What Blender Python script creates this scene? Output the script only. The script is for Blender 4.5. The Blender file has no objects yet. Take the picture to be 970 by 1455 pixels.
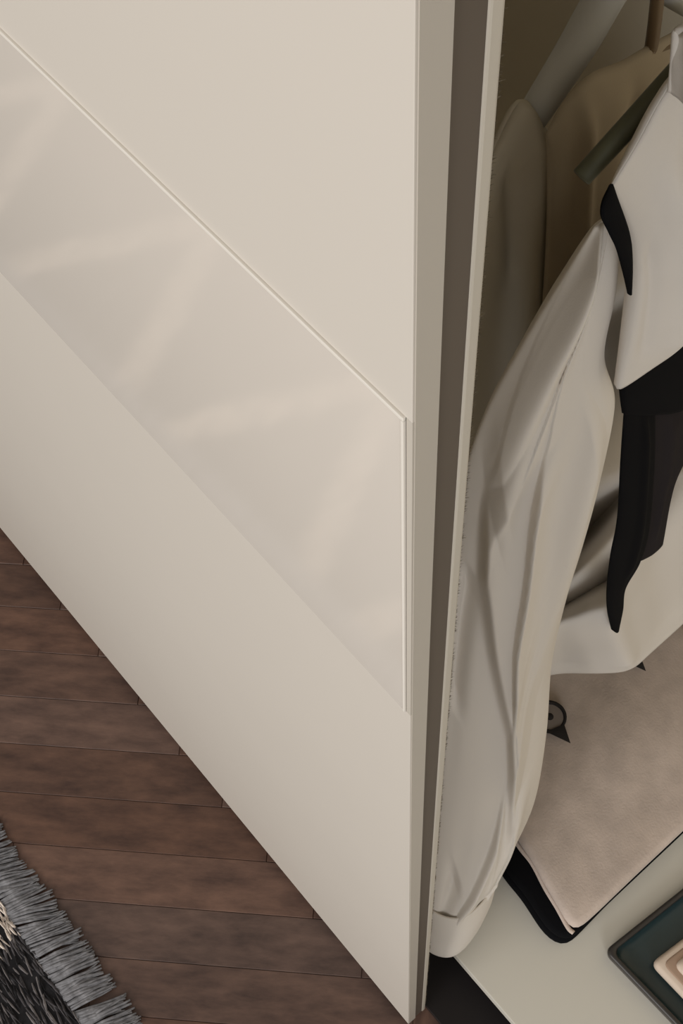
import bpy, bmesh, math, random
import numpy as np
from mathutils import Vector, Matrix
random.seed(7); rng = np.random.default_rng(7)
C = bpy.context.scene.collection
S = bpy.context.scene

# ------------------------------------------------------------------ camera, light, exposure
cam_data = bpy.data.cameras.new('camera')
cam = bpy.data.objects.new('camera', cam_data); C.objects.link(cam)
cam_data.sensor_fit = 'VERTICAL'; cam_data.sensor_height = 36.0
cam_data.lens = 36.0 * 1932.0 / 1455.0
cam_data.clip_start = 0.02
right = Vector((0.644179, 0.763693, -0.042498)); up = Vector((-0.662628, 0.584957, 0.467706)); back = Vector((0.382044, -0.273126, 0.882862))
m = Matrix((right, up, back)).transposed().to_4x4(); m.translation = Vector((0.1715, -0.1537, 1.8238))
cam.matrix_world = m
S.camera = cam

w = bpy.data.worlds.new('room_light'); S.world = w; w.use_nodes = True
bg = w.node_tree.nodes['Background']
bg.inputs['Color'].default_value = (1.0, 0.97, 0.93, 1); bg.inputs['Strength'].default_value = 0.52

def area(name, loc, target, sx, sy, power, col):
    l = bpy.data.lights.new(name, 'AREA'); l.shape = 'RECTANGLE'; l.size = sx; l.size_y = sy; l.energy = power; l.color = col
    o = bpy.data.objects.new(name, l); C.objects.link(o); o.location = loc
    o.rotation_euler = (Vector(target) - Vector(loc)).to_track_quat('-Z', 'Y').to_euler()
    return o
area('window_daylight', (0.3, -2.9, 1.5), (-0.1, 0.0, 0.7), 1.7, 1.7, 60, (1.0, 0.975, 0.95))
area('side_window_daylight', (2.9, -1.5, 2.0), (0.0, 0.2, 0.7), 1.2, 1.5, 26, (0.92, 0.95, 1.0))

S.view_settings.view_transform = 'Standard'; S.view_settings.look = 'None'
S.view_settings.gamma = 1.0; S.view_settings.use_curve_mapping = False
S.view_settings.exposure = 0.01

# ------------------------------------------------------------------ materials
def srgb(r, g, b):
    f = lambda c: (c/255/12.92) if c/255 <= .04045 else ((c/255+.055)/1.055)**2.4
    return (f(r), f(g), f(b), 1)
def mat(name, col, rough=.6, spec=.4, bump=0, bscale=400, var=0, vscale=30, metal=0, sheen=0, stretch=(1, 1, 1), coat=0, coord='Object'):
    M = bpy.data.materials.new(name); M.use_nodes = True
    N, L = M.node_tree.nodes, M.node_tree.links
    p = N['Principled BSDF']
    p.inputs['Base Color'].default_value = col; p.inputs['Roughness'].default_value = rough
    p.inputs['Specular IOR Level'].default_value = spec; p.inputs['Metallic'].default_value = metal
    p.inputs['Sheen Weight'].default_value = sheen; p.inputs['Coat Weight'].default_value = coat
    tc = N.new('ShaderNodeTexCoord'); mp = N.new('ShaderNodeMapping'); mp.inputs['Scale'].default_value = stretch
    L.new(tc.outputs[coord], mp.inputs['Vector'])
    if var:
        n = N.new('ShaderNodeTexNoise'); n.inputs['Scale'].default_value = vscale; n.inputs['Detail'].default_value = 6
        L.new(mp.outputs['Vector'], n.inputs['Vector'])
        hs = N.new('ShaderNodeHueSaturation'); hs.inputs['Color'].default_value = col
        mr = N.new('ShaderNodeMapRange'); mr.inputs['To Min'].default_value = 1-var; mr.inputs['To Max'].default_value = 1+var
        mr.inputs['From Min'].default_value = .25; mr.inputs['From Max'].default_value = .75
        L.new(n.outputs['Fac'], mr.inputs['Value']); L.new(mr.outputs['Result'], hs.inputs['Value'])
        L.new(hs.outputs['Color'], p.inputs['Base Color'])
    if bump:
        n2 = N.new('ShaderNodeTexNoise'); n2.inputs['Scale'].default_value = bscale; n2.inputs['Detail'].default_value = 3
        L.new(mp.outputs['Vector'], n2.inputs['Vector'])
        b = N.new('ShaderNodeBump'); b.inputs['Strength'].default_value = bump; b.inputs['Distance'].default_value = .001
        L.new(n2.outputs['Fac'], b.inputs['Height']); L.new(b.outputs['Normal'], p.inputs['Normal'])
    return M

M = {}
M['lacquer'] = mat('cream_lacquer', srgb(203, 195, 184), .45, .3, var=.012, vscale=5)
M['glass'] = mat('cream_back_painted_glass', srgb(214, 205, 194), .075, .45)
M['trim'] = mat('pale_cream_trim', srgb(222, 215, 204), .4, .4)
M['lip'] = mat('cream_edge_profile', srgb(186, 178, 166), .5, .3)
M['groove'] = mat('taupe_grip_channel', srgb(94, 84, 74), .55, .3)
M['fin'] = mat('cream_edge_fin', srgb(192, 184, 170), .5, .3)
M['brush'] = mat('grey_brush_fibre', srgb(104, 94, 78), .9, .1)
M['carcass'] = mat('cream_melamine', srgb(207, 202, 190), .45, .35, var=.01, vscale=6)
M['backing'] = mat('bounce_toned_backing_board', srgb(214, 203, 180), .6, .2, var=.03, vscale=8)  # warm bounce light inside the wardrobe, put into the board colour
M['plinth'] = mat('dark_plinth', srgb(40, 36, 34), .7, .2)
M['gap_shade'] = mat('black_gap_shade', srgb(30, 26, 26), .4, .3)  # near-black stands in for shade on the floor behind the door
M['alu'] = mat('grey_aluminium', srgb(150, 146, 140), .4, .5, metal=.8)
M['wall'] = mat('warm_white_plaster', srgb(215, 208, 196), .9, .1, bump=.1, bscale=150)
M['subfloor'] = mat('dark_joint_filler', srgb(30, 22, 19), .9, .1)
M['white_cloth'] = mat('white_cotton', srgb(217, 210, 201), .85, .15, bump=.12, bscale=900, sheen=.1)
M['ivory_cloth'] = mat('ivory_cotton', srgb(220, 212, 201), .8, .2, bump=.1, bscale=900, sheen=.1)
M['grey_cloth'] = mat('pale_grey_cotton', srgb(200, 191, 172), .9, .1, bump=.1, bscale=800)
M['shaded_beige_cloth'] = mat('shaded_beige_cotton', srgb(170, 157, 136), .9, .1, bump=.1, bscale=800)  # beige darkened: the blouse's shadow is put into the fabric colour
M['black_cloth'] = mat('black_crepe', srgb(17, 17, 19), .95, .06, bump=.1, bscale=900)
M['charcoal_cloth'] = mat('charcoal_crepe', srgb(42, 38, 39), .95, .06, bump=.1, bscale=900)
M['wool'] = mat('beige_brushed_wool', srgb(197, 181, 169), .95, .05, bump=.5, bscale=330, var=.13, vscale=34, sheen=.25)
M['wool_edge'] = mat('beige_rib_knit', srgb(200, 184, 172), .95, .05, bump=.4, bscale=500, sheen=.2)
M['embroidery'] = mat('dark_embroidery_thread', srgb(44, 40, 38), .8, .2)
M['embroidery_grey'] = mat('grey_embroidery_thread', srgb(128, 118, 110), .8, .2)
M['tray'] = mat('dark_bronze_rim', srgb(52, 48, 45), .4, .5)
M['teal'] = mat('dark_teal_lining', srgb(40, 56, 59), .28, .5, var=.15, vscale=14)
M['pouch'] = mat('cream_suede', srgb(214, 196, 178), .8, .15, bump=.15, bscale=500)
M['pouch_dark'] = mat('tan_suede', srgb(168, 142, 122), .85, .15, bump=.15, bscale=500)
M['hanger_white'] = mat('pale_grey_plastic', srgb(205, 204, 198), .45, .4)
M['hanger_green'] = mat('dark_green_plastic', srgb(88, 88, 68), .5, .4)
M['hanger_wood'] = mat('brown_hanger_wood', srgb(112, 92, 66), .5, .4, var=.15, vscale=40, stretch=(1, 1, .1))
M['rug_base'] = mat('charcoal_rug_backing', srgb(38, 37, 38), .95, .05, bump=.6, bscale=200, var=.3, vscale=120)
M['yarn_dark'] = mat('charcoal_yarn', srgb(72, 69, 70), .95, .1, var=.5, vscale=55)
M['yarn_black'] = mat('black_yarn', srgb(38, 37, 38), .95, .1, var=.35, vscale=60)
M['yarn_grey'] = mat('mid_grey_yarn', srgb(108, 103, 102), .95, .1, var=.3, vscale=60)
M['yarn_pale'] = mat('pale_wool_yarn', srgb(205, 192, 180), .95, .1, var=.15, vscale=60)
M['tassel'] = mat('grey_tassel_yarn', srgb(120, 119, 121), .95, .1, var=.5, vscale=90, bump=.4, bscale=900)

def wood():
    m_ = bpy.data.materials.new('dark_oak_plank'); m_.use_nodes = True
    N, L = m_.node_tree.nodes, m_.node_tree.links; p = N['Principled BSDF']
    oi = N.new('ShaderNodeObjectInfo'); tc = N.new('ShaderNodeTexCoord')
    add = N.new('ShaderNodeVectorMath'); add.operation = 'MULTIPLY_ADD'
    cx = N.new('ShaderNodeCombineXYZ'); 
    mul = N.new('ShaderNodeMath'); mul.operation = 'MULTIPLY'; mul.inputs[1].default_value = 37.0
    L.new(oi.outputs['Random'], mul.inputs[0])
    for k in range(3): L.new(mul.outputs[0], cx.inputs[k])
    add.inputs[1].default_value = (10, 30, 30); L.new(tc.outputs['Object'], add.inputs[0]); L.new(cx.outputs[0], add.inputs[2])
    n = N.new('ShaderNodeTexNoise'); n.inputs['Scale'].default_value = 1.6; n.inputs['Detail'].default_value = 8; n.inputs['Roughness'].default_value = .62
    L.new(add.outputs[0], n.inputs['Vector'])
    cr = N.new('ShaderNodeValToRGB'); e = cr.color_ramp.elements
    e[0].position = .28; e[0].color = srgb(66, 48, 41); e[1].position = .75; e[1].color = srgb(114, 88, 75)
    L.new(n.outputs['Fac'], cr.inputs['Fac'])
    hs = N.new('ShaderNodeHueSaturation'); mr = N.new('ShaderNodeMapRange'); mr.inputs['To Min'].default_value = .78; mr.inputs['To Max'].default_value = 1.04
    L.new(oi.outputs['Random'], mr.inputs['Value']); L.new(mr.outputs['Result'], hs.inputs['Value'])
    m2 = N.new('ShaderNodeMapRange'); m2.inputs['To Min'].default_value = .95; m2.inputs['To Max'].default_value = 1.2
    fr = N.new('ShaderNodeMath'); fr.operation = 'FRACT'; L.new(mul.outputs[0], fr.inputs[0]); L.new(fr.outputs[0], m2.inputs['Value'])
    L.new(m2.outputs['Result'], hs.inputs['Saturation'])
    L.new(cr.outputs['Color'], hs.inputs['Color']); L.new(hs.outputs['Color'], p.inputs['Base Color'])
    # broad worn smudges, fixed to the board
    n3 = N.new('ShaderNodeTexNoise'); n3.inputs['Scale'].default_value = 9; n3.inputs['Detail'].default_value = 2
    L.new(tc.outputs['Object'], n3.inputs['Vector'])
    m3 = N.new('ShaderNodeMapRange'); m3.inputs['To Min'].default_value = .36; m3.inputs['To Max'].default_value = .62
    L.new(n3.outputs['Fac'], m3.inputs['Value']); L.new(m3.outputs['Result'], p.inputs['Roughness'])
    p.inputs['Specular IOR Level'].default_value = .4
    b = N.new('ShaderNodeBump'); b.inputs['Strength'].default_value = .25; b.inputs['Distance'].default_value = .001
    L.new(n.outputs['Fac'], b.inputs['Height']); L.new(b.outputs['Normal'], p.inputs['Normal'])
    return m_
M['wood'] = wood()

# ------------------------------------------------------------------ helpers
def link(o, parent=None):
    C.objects.link(o)
    if parent is not None: o.parent = parent
    return o
def obj(name, verts, faces, material, parent=None, smooth=False):
    me = bpy.data.meshes.new(name); me.from_pydata([tuple(v) for v in verts], [], faces); me.update()
    me.materials.append(material)
    if smooth: me.polygons.foreach_set('use_smooth', [True]*len(me.polygons))
    return link(bpy.data.objects.new(name, me), parent)
def from_bm(name, bm, material, parent=None, smooth=False):
    bmesh.ops.recalc_face_normals(bm, faces=bm.faces)
    me = bpy.data.meshes.new(name); bm.to_mesh(me); bm.free(); me.materials.append(material)
    if smooth: me.polygons.foreach_set('use_smooth', [True]*len(me.polygons))
    return link(bpy.data.objects.new(name, me), parent)
def box_bm(bm, x0, x1, y0, y1, z0, z1, bevel=0, seg=2):
    vs = [bm.verts.new((x, y, z)) for x in (x0, x1) for y in (y0, y1) for z in (z0, z1)]
    fs = [bm.faces.new([vs[i] for i in f]) for f in ((0,1,3,2),(4,6,7,5),(0,4,5,1),(2,3,7,6),(0,2,6,4),(1,5,7,3))]
    if bevel:
        es = {e for f in fs for e in f.edges}
        bmesh.ops.bevel(bm, geom=list(es), offset=bevel, segments=seg, affect='EDGES', profile=.6)
def box(name, x0, x1, y0, y1, z0, z1, material, parent=None, bevel=0.0006):
    bm = bmesh.new(); box_bm(bm, x0, x1, y0, y1, z0, z1, bevel); return from_bm(name, bm, material, parent)
def tag(o, label=None, cat=None, group=None, kind=None):
    for k, v in (('label', label), ('category', cat), ('group', group), ('kind', kind)):
        if v: o[k] = v
    return o
def empty(name, loc, label, cat, group=None):
    o = bpy.data.objects.new(name, None); C.objects.link(o); o.location = loc; o.empty_display_size = .05
    return tag(o, label, cat, group)
def catmull(P, n):
    P = np.array(P, float); k = len(P)
    if k == 1: return np.repeat(P, n, 0)
    Q = np.vstack([2*P[0]-P[1], P, 2*P[-1]-P[-2]])
    t = np.linspace(0, k-1, n); i = np.minimum(t.astype(int), k-2); f = (t-i)[:, None]
    a, b, c, d = Q[i], Q[i+1], Q[i+2], Q[i+3]
    return .5*(2*b+(c-a)*f+(2*a-5*b+4*c-d)*f*f+(3*b-a-3*c+d)*f**3)
def tube(name, pts, rad, material, parent=None, n=40, sides=10, raw=False):
    P = catmull(pts, n); R = np.interp(np.linspace(0, 1, n), np.linspace(0, 1, len(rad)), rad) if hasattr(rad, '__len__') else np.full(n, rad)
    V, Fc = [], []
    up_ = Vector((.3, .2, 1)).normalized()
    for i in range(n):
        t = Vector(P[min(i+1, n-1)]-P[max(i-1, 0)]).normalized()
        a = t.cross(up_); a = a.normalized() if a.length > 1e-4 else Vector((1, 0, 0)); b = t.cross(a).normalized()
        for s in range(sides):
            g = 2*math.pi*s/sides; V.append(Vector(P[i])+(a*math.cos(g)+b*math.sin(g))*R[i])
    for i in range(n-1):
        for s in range(sides):
            s2 = (s+1) % sides; Fc.append((i*sides+s, i*sides+s2, (i+1)*sides+s2, (i+1)*sides+s))
    Fc += [tuple(range(sides))[::-1], tuple(range((n-1)*sides, n*sides))]
    if raw: return V, Fc
    return obj(name, V, Fc, material, parent, True)
def dist_line(Y, Z, line):
    """signed distance in the cloth's own (u, v) plane to a crease polyline, and how far along it"""
    best = np.full(Y.shape, 1e9); sgn = np.ones(Y.shape); al = np.zeros(Y.shape); n = len(line)-1
    for k in range(n):
        (y0, z0), (y1, z1) = line[k], line[k+1]
        dy, dz = y1-y0, z1-z0; l2 = dy*dy+dz*dz
        t = np.clip(((Y-y0)*dy+(Z-z0)*dz)/l2, 0, 1)
        d_ = np.hypot(Y-y0-t*dy, Z-z0-t*dz); s = np.sign((Y-y0)*dz-(Z-z0)*dy)
        q = d_ < best; best = np.where(q, d_, best); sgn = np.where(q, s, sgn); al = np.where(q, (k+t)/n, al)
    return best, sgn, al
def cloth(name, rows, material, parent=None, nu=60, nv=90, bulge=.02, depth=.03, n=(1, 0, 0), creases=(), waves=(), closed=True, thick=.0012, pw=.55, cap=True, fade=0):
    """A hanging piece of cloth. rows = its front from top to bottom, each a row of points from one edge to the other (metres);
    closed=True adds the back layer so the garment is a flattened tube. creases = (line in (u, v), height, width, one_sided)."""
    K = max(len(r) for r in rows)
    G = np.array([catmull(r, nu) for r in rows]); G = np.stack([catmull(G[:, i], nv) for i in range(nu)], 1)   # nv, nu, 3
    u = np.linspace(0, 1, nu)[None, :]; v = np.linspace(0, 1, nv)[:, None]; U = u+0*v; V_ = v+0*u
    nn = np.array(n, float); nn /= np.linalg.norm(nn)
    bl = np.interp(np.linspace(0, 1, nv), np.linspace(0, 1, len(bulge)), bulge)[:, None] if hasattr(bulge, '__len__') else bulge
    edge = np.clip(np.sin(np.pi*U), 0, 1)**pw
    if cap: edge = edge*np.clip(V_*9, 0, 1)**.5
    off = bl*edge
    for line, amp, wd, one in creases:
        d_, s_, al = dist_line(U, V_, line)
        prof = np.exp(-(d_/wd)**2) if not one else np.where(s_*one > 0, np.exp(-(d_/wd)**1.3), np.exp(-(d_/(wd*.12))**2))
        off = off+amp*prof*np.clip(np.minimum(al, 1-al)*6+.15, 0, 1)*np.minimum(1, edge*2)*(np.clip((1-V_)/fade, 0, 1) if fade else 1)
    for amp, fu, fv, ph in waves:
        off = off+amp*np.sin(2*np.pi*(fu*U+fv*V_)+ph)*edge
    Fr = G+off[..., None]*nn
    ny, idx = nu, []
    if closed:
        Bk = G-(depth*edge)[..., None]*nn
        ring = np.concatenate([Fr, Bk[:, ::-1][:, 1:-1]], 1)
    else: ring = Fr
    R = ring.shape[1]; faces = []
    for j in range(nv-1):
        for i in range(R if closed else R-1):
            k = (i+1) % R; faces.append((j*R+i, (j+1)*R+i, (j+1)*R+k, j*R+k))
    o = obj(name, ring.reshape(-1, 3), faces, material, parent, True)
    sd = o.modifiers.new('thickness', 'SOLIDIFY'); sd.thickness = thick; sd.offset = 0
    return o

# ------------------------------------------------------------------ floor: herringbone boards
floor = box('floor', -3.0, 2.2, -3.2, .9, -.06, -.0035, M['subfloor'], None, 0); tag(floor, kind='structure')
W, n_ = .0693, 6; LEN = W*n_
def plank_mesh():
    bm = bmesh.new(); box_bm(bm, .0002, LEN-.0002, .0002, W-.0002, -.012, 0)
    top = [e for e in bm.edges if all(v.co.z > -1e-6 for v in e.verts)]
    bmesh.ops.bevel(bm, geom=top, offset=.0007, segments=1, affect='EDGES')
    bmesh.ops.recalc_face_normals(bm, faces=bm.faces)
    me = bpy.data.meshes.new('plank'); bm.to_mesh(me); bm.free(); me.materials.append(M['wood']); return me
pm = plank_mesh(); r2 = math.sqrt(.5); OX, OY = -.720, -.252
spots = []
for b in range(-40, 60):
    for mm in range(-6, 6):
        a = b+2*n_*mm                                             # along (1,1)
        x, y = OX+W*r2*(a+b+1), OY+W*r2*(a-(b+1)); cx, cy = x+LEN*r2/2, y+LEN*r2/2
        spots.append((cx, cy, x, y, math.pi/4))
        a2, b0 = b, b+1-2*n_*mm                                  # along (1,-1)
        x, y = OX+W*r2*(a2+b0), OY+W*r2*(a2-b0); cx, cy = x+LEN*r2/2, y-LEN*r2/2
        spots.append((cx, cy, x, y, -math.pi/4))
for cx, cy, x, y, an in spots:
    if -2.15 < cx < .95 and -1.5 < cy < .35:
        p = bpy.data.objects.new('plank', pm); link(p, floor)
        p.location = (x, y, random.uniform(-.0007, 0)); p.rotation_euler = (random.gauss(0, .0012), 0, an)
wb = box('wall_back', -3.0, 2.2, .665, .76, 0, 2.6, M['wall'], None, 0); tag(wb, kind='structure')

# ------------------------------------------------------------------ wardrobe
WX0, WX1, WH = -1.26, 1.20, 2.14
ward = empty('wardrobe', (0, .3, 0), 'large cream sliding-door wardrobe, partly open, with a glossy glass band across the door', 'wardrobe')
def wbox(name, *a, **k):
    o = box(name, *a, **k); return o
def wpart(name, x0, x1, y0, y1, z0, z1, material, parent=None, bevel=.0006):
    o = box(name, x0, x1, y0, y1, z0, z1, material, None, bevel)
    par = parent or ward
    o.parent = par
    if par is ward: o.matrix_parent_inverse = Matrix.Translation((0, -.3, 0))
    return o
bpy.context.view_layer.update()
BT = .09                                                          # top of the bottom panel
wpart('base_panel', WX0+.018, WX1-.018, .0905, .63, BT-.022, BT, M['carcass'], bevel=.0012)
wpart('plinth', WX0+.018, WX1-.018, .16, .175, 0, BT-.022, M['plinth'])
wpart('back_panel', WX0, WX1, .63, .638, .02, WH, M['backing'])
wpart('side_panel', WX0, WX0+.018, .064, .63, 0, WH, M['carcass'])
wpart('side_panel', WX1-.018, WX1, .064, .63, 0, WH, M['carcass'])
wpart('partition_panel', -.665, -.647, .12, .63, BT, WH-.02, M['carcass'])
wpart('top_panel', WX0, WX1, .0, .63, WH-.02, WH, M['carcass'])
wpart('gap_shade_strip', WX0+.002, WX1-.002, .0315, .158, .001, .016, M['gap_shade'])  # black strip added to darken the shaded floor gap under the base
rail = tube('hanging_rail', [(-.647, .345, 1.53), (.3, .345, 1.53), (WX1-.018, .345, 1.53)], .0125, M['alu'], None, 12, 14)
rail.parent = ward; rail.matrix_parent_inverse = Matrix.Translation((0, -.3, 0))

def door(xr, y, front):
    w_ = 1.235; x0 = xr-w_
    d_ = wpart('sliding_door', x0, xr-.0035, y+.003, y+.020, .022, 2.105, M['lacquer'])
    zs = ((.02, 1.1684), (1.4494, 2.107))
    for i, (a, b) in enumerate(zs):
        q = box('lower_panel' if i == 0 else 'upper_panel', x0, xr, y, y+.0114, a, b, M['lacquer'], d_, .0003)
    gl = box('glass_band', x0, xr-.0046, y-.0006, y+.0105, 1.1687, 1.4476, M['glass'], d_, .0003)
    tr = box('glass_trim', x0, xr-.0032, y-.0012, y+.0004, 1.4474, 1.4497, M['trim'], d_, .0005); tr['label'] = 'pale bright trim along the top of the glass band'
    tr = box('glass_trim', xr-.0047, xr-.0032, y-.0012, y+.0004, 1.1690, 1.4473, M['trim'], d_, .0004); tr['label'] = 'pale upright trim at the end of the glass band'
    box('edge_profile', xr-.0030, xr, y, y+.0114, 1.1686, 1.4494, M['lip'], d_, .0003)
    box('edge_band', xr-.0002, xr+.0003, y+.0010, y+.0114, .02, 2.107, M['lip'], d_, .0001)
    box('grip_channel', xr-.006, xr-.0008, y+.0114, y+.0228, .0215, 2.106, M['groove'], d_, 0)
    box('edge_fin', xr-.012, xr, y+.0228, y+.0278, .0195, 2.107, M['fin'], d_, .0009)
    if front:
        V, Fc = [], []
        N_ = 5200; z = rng.uniform(.06, 2.1, N_); clump = (np.sin(z*61)+np.sin(z*147+1)+np.sin(z*23)) > -.3
        for zz, ok in zip(z, clump):
            if not ok and random.random() < .8: continue
            a = Vector((xr-random.uniform(.0002, .0016), y+.0276, zz)); L_ = random.uniform(.0007, .0017)
            tip = a+Vector((random.uniform(-.2, .9)*L_, L_, random.gauss(0, .35)*L_)); r_ = .00010
            i = len(V); V += [a+Vector((0, 0, r_)), a-Vector((0, 0, r_)), a+Vector((r_*2, 0, 0)), tip]; Fc += [(i, i+1, i+3), (i+1, i+2, i+3), (i+2, i, i+3)]
        o = obj('brush_seal', V, Fc, M['brush'], d_); o['kind'] = 'stuff'; o['label'] = 'short grey brush fibres along the inner edge'
    return d_
door(0.0, 0.0, True)
door(-.075, .033, False)

# ------------------------------------------------------------------ rug with fringe
rug = empty('rug', (-.9, -.300, 0), 'charcoal woven rug with pale zigzag lines and grey tassel fringe', 'rug')
RW0, RW1, RD = -1.25, 1.15, .95
bk = box('rug_backing', RW0, RW1, -RD, 0, .001, .007, M['rug_base'], rug, .002)
Vp = []; Fp = []; Mi = []
def lattice(x, y):
    """pale lines: a row of V shapes (world metres); true on a line"""
    yy = -y
    per = .445; c = (x+.735) % per
    c = min(c, per-c)
    dl = abs((.63-yy)*.50-c)*.894
    return dl < .025
k = 0
for k in range(40000):
    x = rng.uniform(RW0, RW1); y = -rng.uniform(0.001, RD-.003)
    if k >= 32000 and not lattice(x-.9, y-.300): continue
    L_ = rng.uniform(.014, .040); hw = rng.uniform(.0009, .0020); an = rng.normal(0, .16); hgt = rng.uniform(.002, .0048)+(.0016 if k >= 32000 else 0)
    ca, sa = math.cos(an), math.sin(an)
    base = len(Vp)
    for (t, s_, q) in ((-1, -1, 0), (-1, 1, 0), (0, -1, 1), (0, 1, 1), (1, -1, 0), (1, 1, 0), (-.6, 0, .75), (0, 0, 1.35), (.6, 0, .75)):
        dx, dy = t*L_/2, s_*hw*(1 if t == 0 else .5)
        Vp.append((x+dx*ca-dy*sa, min(y+dx*sa+dy*ca, -.0005), .0066+q*hgt))
    Fp += [(base, base+1, base+6), (base, base+6, base+7, base+2), (base+1, base+3, base+7, base+6), (base+2, base+7, base+8, base+4), (base+3, base+5, base+8, base+7), (base+4, base+8, base+5)]
    wx, wy = x-.9, y-.300
    if lattice(wx, wy): mi = 3
    else:
        r_ = rng.random(); mi = 0 if r_ < .62 else (1 if r_ < .84 else 2)
    Mi += [mi]*6
o = obj('rug_pile', Vp, Fp, M['yarn_dark'], rug, False); o['kind'] = 'stuff'; o['label'] = 'flat woven charcoal yarns with pale zigzag lines'
for q in ('yarn_black', 'yarn_grey', 'yarn_pale'): o.data.materials.append(M[q])
o.data.polygons.foreach_set('material_index', Mi)
tm = []
for k in range(6):
    V, Fc = [], []
    for s in range(7):
        x0 = random.uniform(-.005, .005); le = random.uniform(.053, .061); dx = random.gauss(0, .0035)
        pts = [(x0*.8, -.004, .006+random.uniform(0, .003)), (x0+dx*.3, le*.35, .008+random.uniform(-.002, .003)), (x0+dx*.7, le*.7, .005+random.uniform(-.002, .002)), (x0+dx*1.3, le, .0025+random.uniform(0, .002))]
        v_, f_ = tube('', pts, [.0017, .0022, .0019, .0012], None, raw=True, n=7, sides=5); i = len(V); V += v_; Fc += [tuple(a+i for a in f) for f in f_]
    me = bpy.data.meshes.new('tassel'); me.from_pydata([tuple(a) for a in V], [], Fc); me.materials.append(M['tassel'])
    me.polygons.foreach_set('use_smooth', [True]*len(me.polygons)); tm.append(me)
x = RW0+.004; 
while x < RW1-.003:
    t = bpy.data.objects.new('tassel', random.choice(tm)); link(t, rug); t.location = (x, 0, random.uniform(0, .001))
    t.rotation_euler = (0, 0, -.30+random.gauss(0, .09)); t.scale = (random.choice((-1, 1))*random.uniform(.8, 1.15), random.uniform(.92, 1.07), 1)
    x += random.uniform(.0082, .0108)
rug.rotation_euler = (0, 0, math.radians(-1.0))

# ------------------------------------------------------------------ clothes lying on the bottom panel
def slab(name, outline, z0, z1, material, parent, rnd=.008, wob=.002, seed=0, nr=6, sub=True, lift=None):
    """a folded piece: an outline (x, y) given a rounded edge and a soft uneven top"""
    rr = random.Random(seed); P = np.array(outline, float); n = 160
    Q = np.vstack([P, P[:1]]); seglen = np.r_[0, np.cumsum(np.linalg.norm(np.diff(Q, axis=0), axis=1))]
    t = np.linspace(0, seglen[-1], n, endpoint=False); O = np.stack([np.interp(t, seglen, Q[:, k]) for k in (0, 1)], 1)
    for _ in range(2): O = (np.roll(O, 1, 0)+2*O+np.roll(O, -1, 0))/4
    c = O.mean(0); ph = [rr.uniform(0, 6) for _ in range(6)]
    T = np.roll(O, -1, 0)-np.roll(O, 1, 0); T /= np.linalg.norm(T, axis=1)[:, None]; Nn = np.stack([T[:, 1], -T[:, 0]], 1)
    if ((O-c)*Nn).sum() < 0: Nn = -Nn
    V = []; h = z1-z0; rings = 0
    def top(x, y): return wob*(math.sin(x*38+ph[0])+math.sin(y*31+ph[1])+.7*math.sin((x+y)*61+ph[2]))/2.2+(lift(x, y) if lift else 0)
    for k in range(nr+1):
        g = -math.pi/2+math.pi*k/nr
        for i in range(n):
            off = rnd*(math.cos(g)-1); x, y = O[i]+Nn[i]*off
            zz = z0+h*(math.sin(g)+1)/2; zz += top(x, y)*(math.sin(g)+1)/2
            V.append((x, y, zz))
        rings += 1
    for f in (.93, .84, .72, .58, .43, .28, .14):
        for i in range(n):
            b = O[i]-Nn[i]*rnd; x, y = c+(b-c)*f; V.append((x, y, z1+top(x, y)))
        rings += 1
    Fc = []
    for k in range(rings-1):
        for i in range(n):
            j = (i+1) % n; Fc.append((k*n+i, k*n+j, (k+1)*n+j, (k+1)*n+i))
    Fc.append(tuple(range((rings-1)*n, rings*n))); Fc.append(tuple(range(n))[::-1])
    return obj(name, V, Fc, material, parent, True)

trousers = empty('folded_trousers', (-.06, .35, BT), 'black folded trousers lying under the beige jumper', 'trousers')
bpy.context.view_layer.update()
def local(o, par):
    o.parent = par; o.matrix_parent_inverse = par.matrix_world.inverted(); return o
tl = [(-.235, .245), (-.16, .225), (-.10, .212), (-0.0448, 0.1975, 0.1050), (-0.0095, 0.1963, 0.1050), (0.0332, 0.1887, 0.1050), (0.0511, 0.1903, 0.1050), (0.0641, 0.1978, 0.1050), (0.0654, 0.2109, 0.1050), (.0625, .27), (.062, .40), (.060, .575), (-.235, .575)]
tl = [(p[0], p[1]) for p in tl]
local(slab('lower_fold', tl, BT+.0005, BT+.016, M['black_cloth'], None, .007, .0008, 3), trousers)
tl2 = [(x_*.985, .002+y_+.002) for x_, y_ in tl]
local(slab('upper_fold', tl2, BT+.0165, BT+.031, M['black_cloth'], None, .007, .0008, 4), trousers)
jumper = empty('folded_jumper', (-.06, .35, BT+.032), 'folded beige brushed-wool jumper with dark embroidered eyes', 'jumper')
bpy.context.view_layer.update()
JZ = .142
jl = [(-.225, .268), (-.15, .262), (-.11, .256), (-0.0661, 0.2360, 0.1400), (-0.0318, 0.2318, 0.1400), (0.0009, 0.2228, 0.1400), (0.0272, 0.2173, 0.1400), (0.0514, 0.2111, 0.1400), (0.0605, 0.2116, 0.1400), (0.0630, 0.2208, 0.1400), (0.0633, 0.2490, 0.1400), (0.0625, 0.3100, 0.1400), (0.0621, 0.3966, 0.1400), (.062, .50), (.058, .60), (-.225, .60)]
jl = [(p[0], p[1]) for p in jl]
bump_ = lambda x, y: .010*math.exp(-(((x+.07)/.07)**2+((y-.42)/.09)**2))
local(slab('folded_body', jl, BT+.032, JZ, M['wool'], None, .009, .0016, 5, lift=bump_), jumper)
hem = [jl[i] for i in range(2, 9)]
hp = [(a+.001, b-.0005, BT+.0355) for a, b in hem]
local(tube('ribbed_hem', hp, [.0030]*3, M['wool_edge'], None, 60, 8), jumper)
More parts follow.
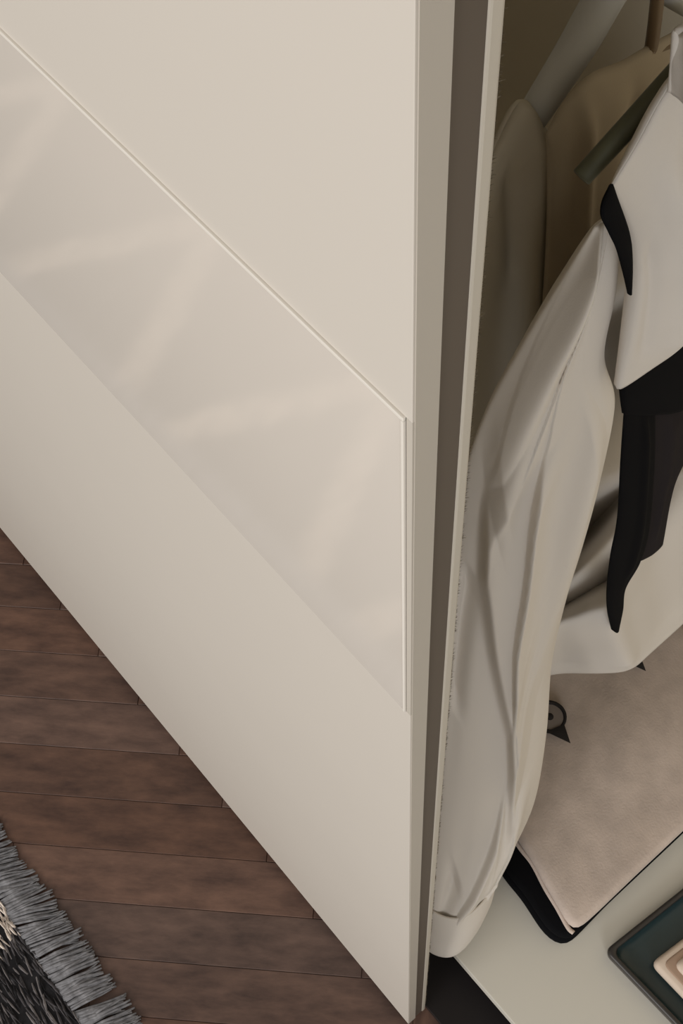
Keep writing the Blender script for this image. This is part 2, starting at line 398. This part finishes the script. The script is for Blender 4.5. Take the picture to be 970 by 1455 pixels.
def eye(cx, cy, s, rot, z):
    e = empty('tmp', (0, 0, 0), None, None)
    V, Fc = tube('', [(math.cos(a)*s, math.sin(a)*s, 0) for a in np.linspace(0, 2*math.pi*.94, 14)], [s*.10, s*.17, s*.13], None, raw=True, n=40, sides=8)
    def disc(r, h):
        i = len(V); V.append(Vector((0, 0, h)))
        for k in range(18): V.append(Vector((math.cos(k*math.pi/9)*r, math.sin(k*math.pi/9)*r, h*.2)))
        Fc.extend([(i, i+1+k, i+1+(k+1) % 18) for k in range(18)])
    disc(s*.26, s*.22)
    i = len(V)                                                    # stitched corner of the eye
    for (a, b, h) in ((1.0, .25, .1), (2.1, -.42, .06), (.50, -.98, .1), (1.12, -.36, .3), (2.15, -.45, .04)):
        V.append(Vector((a*s, b*s, h*s)))
    Fc.extend([(i, i+1, i+3), (i+1, i+4, i+3), (i+4, i+2, i+3), (i+2, i, i+3)])
    bpy.data.objects.remove(e)
    o = obj('embroidered_eye', V, Fc, M['embroidery'], None, True)
    V2 = [(0, 0, 0)]+[(math.cos(k*math.pi/12)*s*.92, math.sin(k*math.pi/12)*s*.92, 0) for k in range(24)]
    o.location = (cx, cy, z); o.rotation_euler = (0, 0, rot)
    local(o, jumper); bpy.context.view_layer.update()
    g = obj('eye_ground', [(a, b, .0004+.0008*(1 if k == 0 else 0)) for k, (a, b, _) in enumerate(V2)], [(0, 1+k, 1+(k+1) % 24) for k in range(24)], M['embroidery_grey'], o, True)
    return o
ex = (-0.1478, 0.3714, 0.1560)
eye(ex[0], ex[1], .0195, math.radians(5), .1545)
ex = (-0.1529, 0.5141, 0.1560)
eye(ex[0], ex[1], .0190, math.radians(5), .1515)

tray = empty('tray', (.17, .30, BT), 'shallow dark tray with teal lining on the cream wardrobe bottom', 'tray')
bpy.context.view_layer.update()
ta = Vector((0.0993, 0.2280, 0.1080)); tb = Vector((0.1094, 0.3546, 0.1080)); tc_ = Vector((0.2119, 0.2311, 0.1080))
ey = (tb-ta).normalized(); ex_ = (tc_-ta).normalized()
def tp(a, b, z): q = ta+ex_*a+ey*b; return Vector((q.x, q.y, z))
TW, TD = .23, .27
def ring_tray(inset_list, material, name, closed_bottom=True):
    V, Fc = [], []
    for ins, z in inset_list:
        r_ = .010
        pts = []
        for (cx, cy, a0) in ((ins+r_, ins+r_, math.pi), (TW-ins-r_, ins+r_, 1.5*math.pi), (TW-ins-r_, TD-ins-r_, 0), (ins+r_, TD-ins-r_, .5*math.pi)):
            for k in range(7):
                g = a0+k*math.pi/12; pts.append(tp(cx+r_*math.cos(g), cy+r_*math.sin(g), z))
        V += pts
    n = 28
    for j in range(len(inset_list)-1):
        for i in range(n): Fc.append((j*n+i, j*n+(i+1) % n, (j+1)*n+(i+1) % n, (j+1)*n+i))
    if closed_bottom: Fc.append(tuple(range((len(inset_list)-1)*n, len(inset_list)*n)))
    return local(obj(name, V, Fc, material, None, True), tray)
ring_tray([(.004, BT+.0004), (.001, BT+.003), (0, BT+.014), (.0006, BT+.0175), (.002, BT+.019), (.0055, BT+.019), (.007, BT+.0175), (.0074, BT+.015)], M['tray'], 'rim', False)
ring_tray([(.004, BT+.0005), (.0041, BT+.0009)], M['tray'], 'underside')
ring_tray([(.0074, BT+.0160), (.0085, BT+.009), (.014, BT+.004), (.020, BT+.003)], M['teal'], 'lining')
pouch = empty('pouch', tuple(tp(.13, .15, BT+.004)), 'cream suede pouch with raised border lying in the dark teal tray', 'pouch')
bpy.context.view_layer.update()
qa = Vector((0.1453, 0.2598, 0.1150)); qb = Vector((0.1507, 0.3088, 0.1150)); qc = Vector((0.1958, 0.2607, 0.1150))
py = (qb-qa).normalized(); px = (qc-qa).normalized()
def quad(a0, b0, a1, b1, r_=.008):
    out = []
    for (cx, cy, g0) in ((a0+r_, b0+r_, math.pi), (a1-r_, b0+r_, 1.5*math.pi), (a1-r_, b1-r_, 0), (a0+r_, b1-r_, .5*math.pi)):
        for k in range(6):
            g = g0+k*math.pi/10; q = qa+px*(cx+r_*math.cos(g))+py*(cy+r_*math.sin(g)); out.append((q.x, q.y))
    return out
local(slab('pouch_body', quad(0, 0, .15, .16), BT+.004, BT+.022, M['pouch'], None, .005, .0006, 8), pouch)
local(slab('recessed_band', quad(.008, .008, .142, .152), BT+.016, BT+.0242, M['pouch_dark'], None, .003, .0004, 9), pouch)
local(slab('raised_flap', quad(.017, .017, .133, .143), BT+.018, BT+.031, M['pouch'], None, .006, .0008, 10), pouch)

# ------------------------------------------------------------------ hangers and the clothes on the rail
RZ, RY = 1.53, .345
def hanger(name, x, yc, zc, yf, zf, r_, m_, label, hr=.0017):
    """shoulder bar with both arms and a wire hook over the rail; (yf, zf) is the tip of the front arm"""
    t = empty(name, (x, yc, zc), label, 'hanger', None); bpy.context.view_layer.update()
    dy, dz = yc-yf, zc-zf
    pts = [(x, yf, zf), (x, yf+dy*.5, zf+dz*.52), (x, yc-.012, zc-.004), (x, yc+.012, zc-.004), (x, yc+dy*.5, zf+dz*.52), (x, yc+dy, zf)]
    local(tube('arm', pts, [r_*.8, r_, r_, r_, r_*.8], m_, None, 60, 12), t)
    hk = [(x, yc, zc-.004), (x, yc, zc+.03), (x, RY+.010, RZ-.055), (x, RY+.025, RZ-.014), (x, RY+.021, RZ+.012), (x, RY, RZ+.0136+hr), (x, RY-.021, RZ+.012), (x, RY-.022, RZ-.004)]
    local(tube('hook', hk, hr, M['alu'] if hr < .003 else m_, None, 60, 8), t)
    return t
a = (-0.2500, 0.3843, 1.2329); b = (-0.2500, 0.3237, 1.1709); dd = (b[1]-a[1], b[2]-a[2])
hanger('clothes_hanger', -.25, .40, a[2]+.012, b[1]+dd[0]*.12, b[2]+dd[1]*.12-.004, .0125, M['hanger_white'], 'pale grey tubular hanger entering the grey shirt behind the door')
b = (-0.1000, 0.1935, 1.3360); a = (-0.1000, 0.2411, 1.3593)
hanger('clothes_hanger', -.100, .345, a[2]+.045, b[1], b[2], .0062, M['hanger_green'], 'dark green hanger arm above the short white top')
b = (-0.2150, 0.3853, 1.2184)
hanger('clothes_hanger', -.215, b[1], b[2]-.01, b[1]-.055, b[2]-.030, .0045, M['hanger_wood'], 'brown hanger whose neck rises from the shade-toned beige blouse', .0042)

# grey shirt, furthest back
shirt = empty('hanging_shirt', (-.25, .30, .75), 'pale grey shirt in shadow, hanging beside the door edge', 'shirt'); bpy.context.view_layer.update()
local(cloth('shirt_body', [
    [(-0.2500, 0.2631, 1.1140), (-0.2500, 0.2913, 1.1612), (-0.2500, 0.3131, 1.1904), (-0.2500, 0.3325, 1.1597), (-0.2500, 0.3609, 1.1111)],
    [(-0.2500, 0.2660, 1.0495), (-0.2500, 0.2965, 1.0930), (-0.2500, 0.3163, 1.1269), (-0.2500, 0.3426, 1.0967), (-0.2500, 0.3756, 1.0569)],
    [(-0.2600, 0.2801, 0.9382), (-0.2600, 0.3138, 0.9895), (-0.2600, 0.3363, 1.0207), (-0.2600, 0.3685, 0.9940), (-0.2600, 0.4028, 0.9655)],
    [(-0.2800, 0.3028, 0.7603), (-0.2800, 0.3481, 0.7841), (-0.2800, 0.3793, 0.8206), (-0.2800, 0.4171, 0.7953), (-0.2800, 0.4569, 0.7686)],
    [(-0.3000, 0.3251, 0.5688), (-0.3000, 0.3839, 0.5594), (-0.3000, 0.4235, 0.5735), (-0.3000, 0.4674, 0.5541), (-0.3000, 0.5195, 0.5268)]], M['grey_cloth'], None, 60, 80, .016, .012,
    creases=[([(.55, 0), (.52, .4), (.45, 1)], .008, .09, 0), ([(.8, .1), (.75, .9)], -.006, .07, 0), ([(.28, .05), (.33, .5)], -.006, .07, 0)]), shirt)

# beige blouse, its shadow put into a darker fabric colour
blouse = empty('hanging_blouse', (-.215, .38, .75), 'beige blouse with shadow put into its colour, between the grey shirt and the short white top', 'blouse'); bpy.context.view_layer.update()
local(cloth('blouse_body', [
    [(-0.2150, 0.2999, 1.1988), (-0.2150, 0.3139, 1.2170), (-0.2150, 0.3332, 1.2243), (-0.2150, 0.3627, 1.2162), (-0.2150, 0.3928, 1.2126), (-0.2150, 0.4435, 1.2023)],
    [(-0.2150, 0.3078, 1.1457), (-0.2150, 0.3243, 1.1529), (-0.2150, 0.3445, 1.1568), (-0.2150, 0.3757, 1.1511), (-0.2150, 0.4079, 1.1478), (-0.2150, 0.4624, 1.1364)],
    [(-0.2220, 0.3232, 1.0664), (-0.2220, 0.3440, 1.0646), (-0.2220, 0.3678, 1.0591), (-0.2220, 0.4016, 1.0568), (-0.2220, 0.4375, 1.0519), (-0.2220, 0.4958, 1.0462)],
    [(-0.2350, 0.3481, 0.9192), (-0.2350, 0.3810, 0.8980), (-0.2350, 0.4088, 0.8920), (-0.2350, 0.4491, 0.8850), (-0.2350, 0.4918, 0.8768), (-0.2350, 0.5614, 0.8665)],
    [(-0.2500, 0.3744, 0.7917), (-0.2500, 0.4156, 0.7611), (-0.2500, 0.4470, 0.7531), (-0.2500, 0.4926, 0.7435), (-0.2500, 0.5376, 0.7471), (-0.2500, 0.6158, 0.7331)]], M['shaded_beige_cloth'], None, 60, 70, .010, .008,
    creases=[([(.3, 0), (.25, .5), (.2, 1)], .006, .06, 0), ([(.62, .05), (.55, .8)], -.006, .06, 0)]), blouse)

# long white blouse: sleeve and body
long_ = empty('long_blouse', (-.10, .25, .5), 'long white blouse whose full sleeve hangs to the wardrobe bottom', 'blouse'); bpy.context.view_layer.update()
NS = (.82, -.57, 0)
sl = local(cloth('sleeve', [
    [(-0.1086, 0.2226, 1.2700), (-0.1067, 0.2288, 1.2700), (-0.1004, 0.2316, 1.2700)],
    [(-0.1127, 0.2085, 1.2350), (-0.1036, 0.2202, 1.2300), (-0.0941, 0.2308, 1.2250)],
    [(-0.1212, 0.1923, 1.1800), (-0.1050, 0.2105, 1.1750), (-0.0900, 0.2274, 1.1700)],
    [(-0.1325, 0.1805, 1.1100), (-0.1059, 0.2074, 1.1100), (-0.0836, 0.2408, 1.1100)],
    [(-0.1463, 0.1795, 1.0100), (-0.1138, 0.2112, 1.0100), (-0.0830, 0.2443, 1.0100)],
    [(-0.1511, 0.1812, 0.8900), (-0.1205, 0.2186, 0.8900), (-0.0913, 0.2563, 0.8900)],
    [(-0.1505, 0.1766, 0.7600), (-0.1251, 0.2195, 0.7600), (-0.0993, 0.2648, 0.7600)],
    [(-0.1435, 0.1681, 0.6200), (-0.1191, 0.2153, 0.6200), (-0.0970, 0.2642, 0.6200)],
    [(-0.1267, 0.1515, 0.4800), (-0.0978, 0.2006, 0.4800), (-0.0740, 0.2519, 0.4800)],
    [(-0.0998, 0.1245, 0.3500), (-0.0714, 0.1753, 0.3500), (-0.0526, 0.2292, 0.3500)],
    [(-0.0762, 0.1000, 0.2650), (-0.0528, 0.1443, 0.2650), (-0.0421, 0.1933, 0.2650)],
    [(-0.0635, 0.0873, 0.2200), (-0.0445, 0.1216, 0.2200), (-0.0350, 0.1661, 0.2200)],
    [(-0.0535, 0.0790, 0.1850), (-0.0347, 0.1109, 0.1850), (-0.0271, 0.1534, 0.1850)]], M['ivory_cloth'], None, 130, 260,
    [.006, .010, .012, .014, .016, .018, .020, .022, .024, .024, .021, .019, .018], .02, NS,
    creases=[
        ([(.34, 0), (.27, .12), (.21, .24), (.17, .34)], .014, .13, 0),       # rounded upper edge
        ([(.15, .32), (.20, .41), (.40, .51), (.60, .60), (.70, .72)], .020, .20, 1),   # bent elbow, overlapping flap
        ([(.46, .27), (.49, .38), (.53, .50), (.62, .60)], .014, .09, 1),
        ([(.13, .43), (.10, .60)], -.010, .07, 0),
        ([(.92, .26), (.86, .40), (.84, .60)], .010, .14, 0),
        ([(.72, .70), (.74, .80), (.78, .90)], .014, .10, 0),
        ([(.36, .995), (.46, .86), (.60, .70)], .014, .11, -1),
        ([(.70, .995), (.72, .91), (.80, .80)], -.008, .07, 0),
        ([(.86, .98), (.90, .86)], .010, .05, 0),
        ([(.20, .98), (.26, .80)], -.010, .08, 0),
    ], pw=.6, fade=.16), long_)
cf = cloth('cuff', [
    [(-0.0648, 0.0863, 0.2220), (-0.0442, 0.1201, 0.2220), (-0.0348, 0.1657, 0.2220)],
    [(-0.0574, 0.0780, 0.1900), (-0.0358, 0.1105, 0.1900), (-0.0272, 0.1554, 0.1900)],
    [(-0.0482, 0.0681, 0.1500), (-0.0301, 0.0992, 0.1500), (-0.0235, 0.1423, 0.1500)],
    [(-0.0444, 0.0650, 0.1320), (-0.0278, 0.0945, 0.1320), (-0.0221, 0.1341, 0.1320)]], M['ivory_cloth'], None, 60, 24, [.021, .023, .022, .019], .02, NS, thick=.0022, cap=False)
cf.parent = sl
local(cloth('blouse_body', [
    [(-0.1200, 0.2509, 1.2232), (-0.1200, 0.2643, 1.2332), (-0.1200, 0.2835, 1.2459), (-0.1200, 0.3093, 1.2527), (-0.1200, 0.3501, 1.2480)],
    [(-0.1650, 0.3056, 0.9105), (-0.1600, 0.3415, 0.8968), (-0.1550, 0.3780, 0.8875), (-0.1500, 0.4207, 0.8911), (-0.1500, 0.4923, 0.9022)],
    [(-0.2150, 0.3890, 0.4785), (-0.2100, 0.4437, 0.5077), (-0.1950, 0.4655, 0.5655), (-0.1650, 0.4837, 0.6638), (-0.1700, 0.5903, 0.6615)],
    [(-0.2000, 0.3807, 0.3832), (-0.1820, 0.4156, 0.4758), (-0.1650, 0.4356, 0.5515), (-0.1450, 0.4641, 0.6575), (-0.1400, 0.5483, 0.6897)],
    [(-0.1335, 0.2619, 0.6000), (-0.1264, 0.3115, 0.6000), (-0.1168, 0.3540, 0.6200), (-0.1149, 0.4169, 0.6200), (-0.1101, 0.5168, 0.6200)],
    [(-0.1514, 0.2922, 0.4700), (-0.1307, 0.3341, 0.4700), (-0.1065, 0.3801, 0.4700), (-0.1030, 0.4438, 0.4700), (-0.1034, 0.5546, 0.4700)],
    [(-0.1560, 0.3037, 0.4000), (-0.1339, 0.3417, 0.4000), (-0.0952, 0.3937, 0.4000), (-0.0874, 0.4435, 0.4000), (-0.0891, 0.5599, 0.4000)]], M['white_cloth'], None, 100, 130, [.004, .004, .006, .008, .010, .008], .03, (.9, -.3, .1),
    creases=[([(.42, .45), (.50, .7), (.56, 1)], .010, .08, 0), ([(.2, .5), (.25, .98)], -.006, .09, 0), ([(.75, .4), (.8, 1)], -.006, .08, 0)], pw=.3), long_)

# short white top with ribbon
top = empty('short_top', (-.08, .3, 1.2), 'short white top with straight hem and black ribbon on its front edge', 'top'); bpy.context.view_layer.update()
local(cloth('bodice', [
    [(-0.0820, 0.1932, 1.3457), (-0.0840, 0.2085, 1.3600), (-0.0860, 0.2224, 1.3763), (-0.0860, 0.2354, 1.3861), (-0.0860, 0.2719, 1.3768)],
    [(-0.0800, 0.2111, 1.3006), (-0.0800, 0.2244, 1.3106), (-0.0800, 0.2415, 1.3198), (-0.0800, 0.2570, 1.3253), (-0.0800, 0.2886, 1.3264)],
    [(-0.0780, 0.2196, 1.2565), (-0.0780, 0.2355, 1.2591), (-0.0780, 0.2541, 1.2618), (-0.0780, 0.2719, 1.2642), (-0.0780, 0.3042, 1.2717)],
    [(-0.0760, 0.2231, 1.2055), (-0.0760, 0.2435, 1.2075), (-0.0760, 0.2654, 1.2091), (-0.0760, 0.2844, 1.2114), (-0.0760, 0.3205, 1.2151)],
    [(-0.0740, 0.2254, 1.1549), (-0.0740, 0.2502, 1.1558), (-0.0740, 0.2764, 1.1572), (-0.0740, 0.2968, 1.1594), (-0.0740, 0.3356, 1.1619)]], M['white_cloth'], None, 80, 90, [.002, .008, .012, .010, .004], .012,
    creases=[([(.35, .1), (.42, .6), (.4, 1)], .007, .12, 0), ([(.12, .3), (.14, .9)], -.003, .06, 0)], pw=.4), top)
local(cloth('collar', [
    [(-0.0780, 0.2116, 1.4243), (-0.0740, 0.2133, 1.4295), (-0.0740, 0.2357, 1.4229)],
    [(-0.0760, 0.2111, 1.4110), (-0.0700, 0.2119, 1.4185), (-0.0700, 0.2348, 1.4114)],
    [(-0.0770, 0.2173, 1.3889), (-0.0720, 0.2183, 1.3895), (-0.0720, 0.2454, 1.3835)]], M['white_cloth'], None, 24, 24, .005, .006), top)
rb = cloth('ribbon', [
    [(-0.0760, 0.1833, 1.3592), (-0.0760, 0.1848, 1.3580)],
    [(-0.0710, 0.1737, 1.3604), (-0.0730, 0.1871, 1.3482)],
    [(-0.0680, 0.1707, 1.3552), (-0.0710, 0.1910, 1.3364)],
    [(-0.0660, 0.1748, 1.3433), (-0.0680, 0.1931, 1.3266)],
    [(-0.0650, 0.1816, 1.3278), (-0.0670, 0.1966, 1.3135)],
    [(-0.0660, 0.1904, 1.3066), (-0.0660, 0.1989, 1.2993)],
    [(-0.0670, 0.1983, 1.2863), (-0.0670, 0.2030, 1.2822)],
    [(-0.0690, 0.2060, 1.2680), (-0.0690, 0.2072, 1.2669)]], M['black_cloth'], None, 14, 50, .0015, .001, closed=False)
local(rb, top); rb['label'] = 'narrow black ribbon curling along the front edge'

# black sash with two tails
sash = empty('sash', (-.09, .33, .75), 'black sash with two hanging tails below the short white top', 'sash'); bpy.context.view_layer.update()
local(cloth('waistband', [
    [(-0.0880, 0.2454, 1.1316), (-0.0880, 0.2728, 1.1333), (-0.0880, 0.3006, 1.1329), (-0.0880, 0.3555, 1.1388)],
    [(-0.0870, 0.2505, 1.1064), (-0.0870, 0.2820, 1.0879), (-0.0870, 0.3156, 1.0706), (-0.0870, 0.3828, 1.0510)],
    [(-0.0880, 0.2594, 1.0762), (-0.0880, 0.2935, 1.0417), (-0.0880, 0.3329, 1.0074), (-0.0880, 0.4140, 0.9576)]], M['black_cloth'], None, 50, 30, .004, .004, pw=.3), sash)
local(cloth('tail', [
    [(-0.0870, 0.2585, 1.0850), (-0.0870, 0.2757, 1.0669), (-0.0870, 0.2946, 1.0470)],
    [(-0.0870, 0.2706, 1.0072), (-0.0870, 0.2938, 0.9758), (-0.0870, 0.3177, 0.9431)],
    [(-0.0870, 0.2887, 0.8957), (-0.0870, 0.3149, 0.8542), (-0.0870, 0.3426, 0.8087)],
    [(-0.0870, 0.2953, 0.8194), (-0.0870, 0.3202, 0.7804), (-0.0870, 0.3470, 0.7383)],
    [(-0.0870, 0.3062, 0.7378), (-0.0870, 0.3205, 0.7172), (-0.0870, 0.3366, 0.6986)],
    [(-0.0870, 0.3189, 0.6732), (-0.0870, 0.3325, 0.6496), (-0.0870, 0.3451, 0.6372)],
    [(-0.0870, 0.3379, 0.6010), (-0.0870, 0.3443, 0.5876), (-0.0870, 0.3497, 0.5843)]], M['black_cloth'], None, 30, 80, .003, .002, creases=[([(.6, 0), (.65, .6)], .003, .1, 0)]), sash)
t2 = local(cloth('tail', [
    [(-0.0930, 0.2922, 1.0407), (-0.0930, 0.3233, 1.0107), (-0.0930, 0.3701, 0.9701)],
    [(-0.0930, 0.3115, 0.9425), (-0.0930, 0.3420, 0.9181), (-0.0930, 0.3770, 0.9000)],
    [(-0.0930, 0.3322, 0.8323), (-0.0930, 0.3546, 0.8203), (-0.0930, 0.3707, 0.8394)],
    [(-0.0930, 0.3498, 0.7252), (-0.0930, 0.3694, 0.7173), (-0.0930, 0.3880, 0.7110)]], M['charcoal_cloth'], None, 30, 60, .003, .002, creases=[([(.5, 0), (.5, .9)], .003, .1, 0)]), sash)
t2['label'] = 'wider charcoal tail with a slanting end'
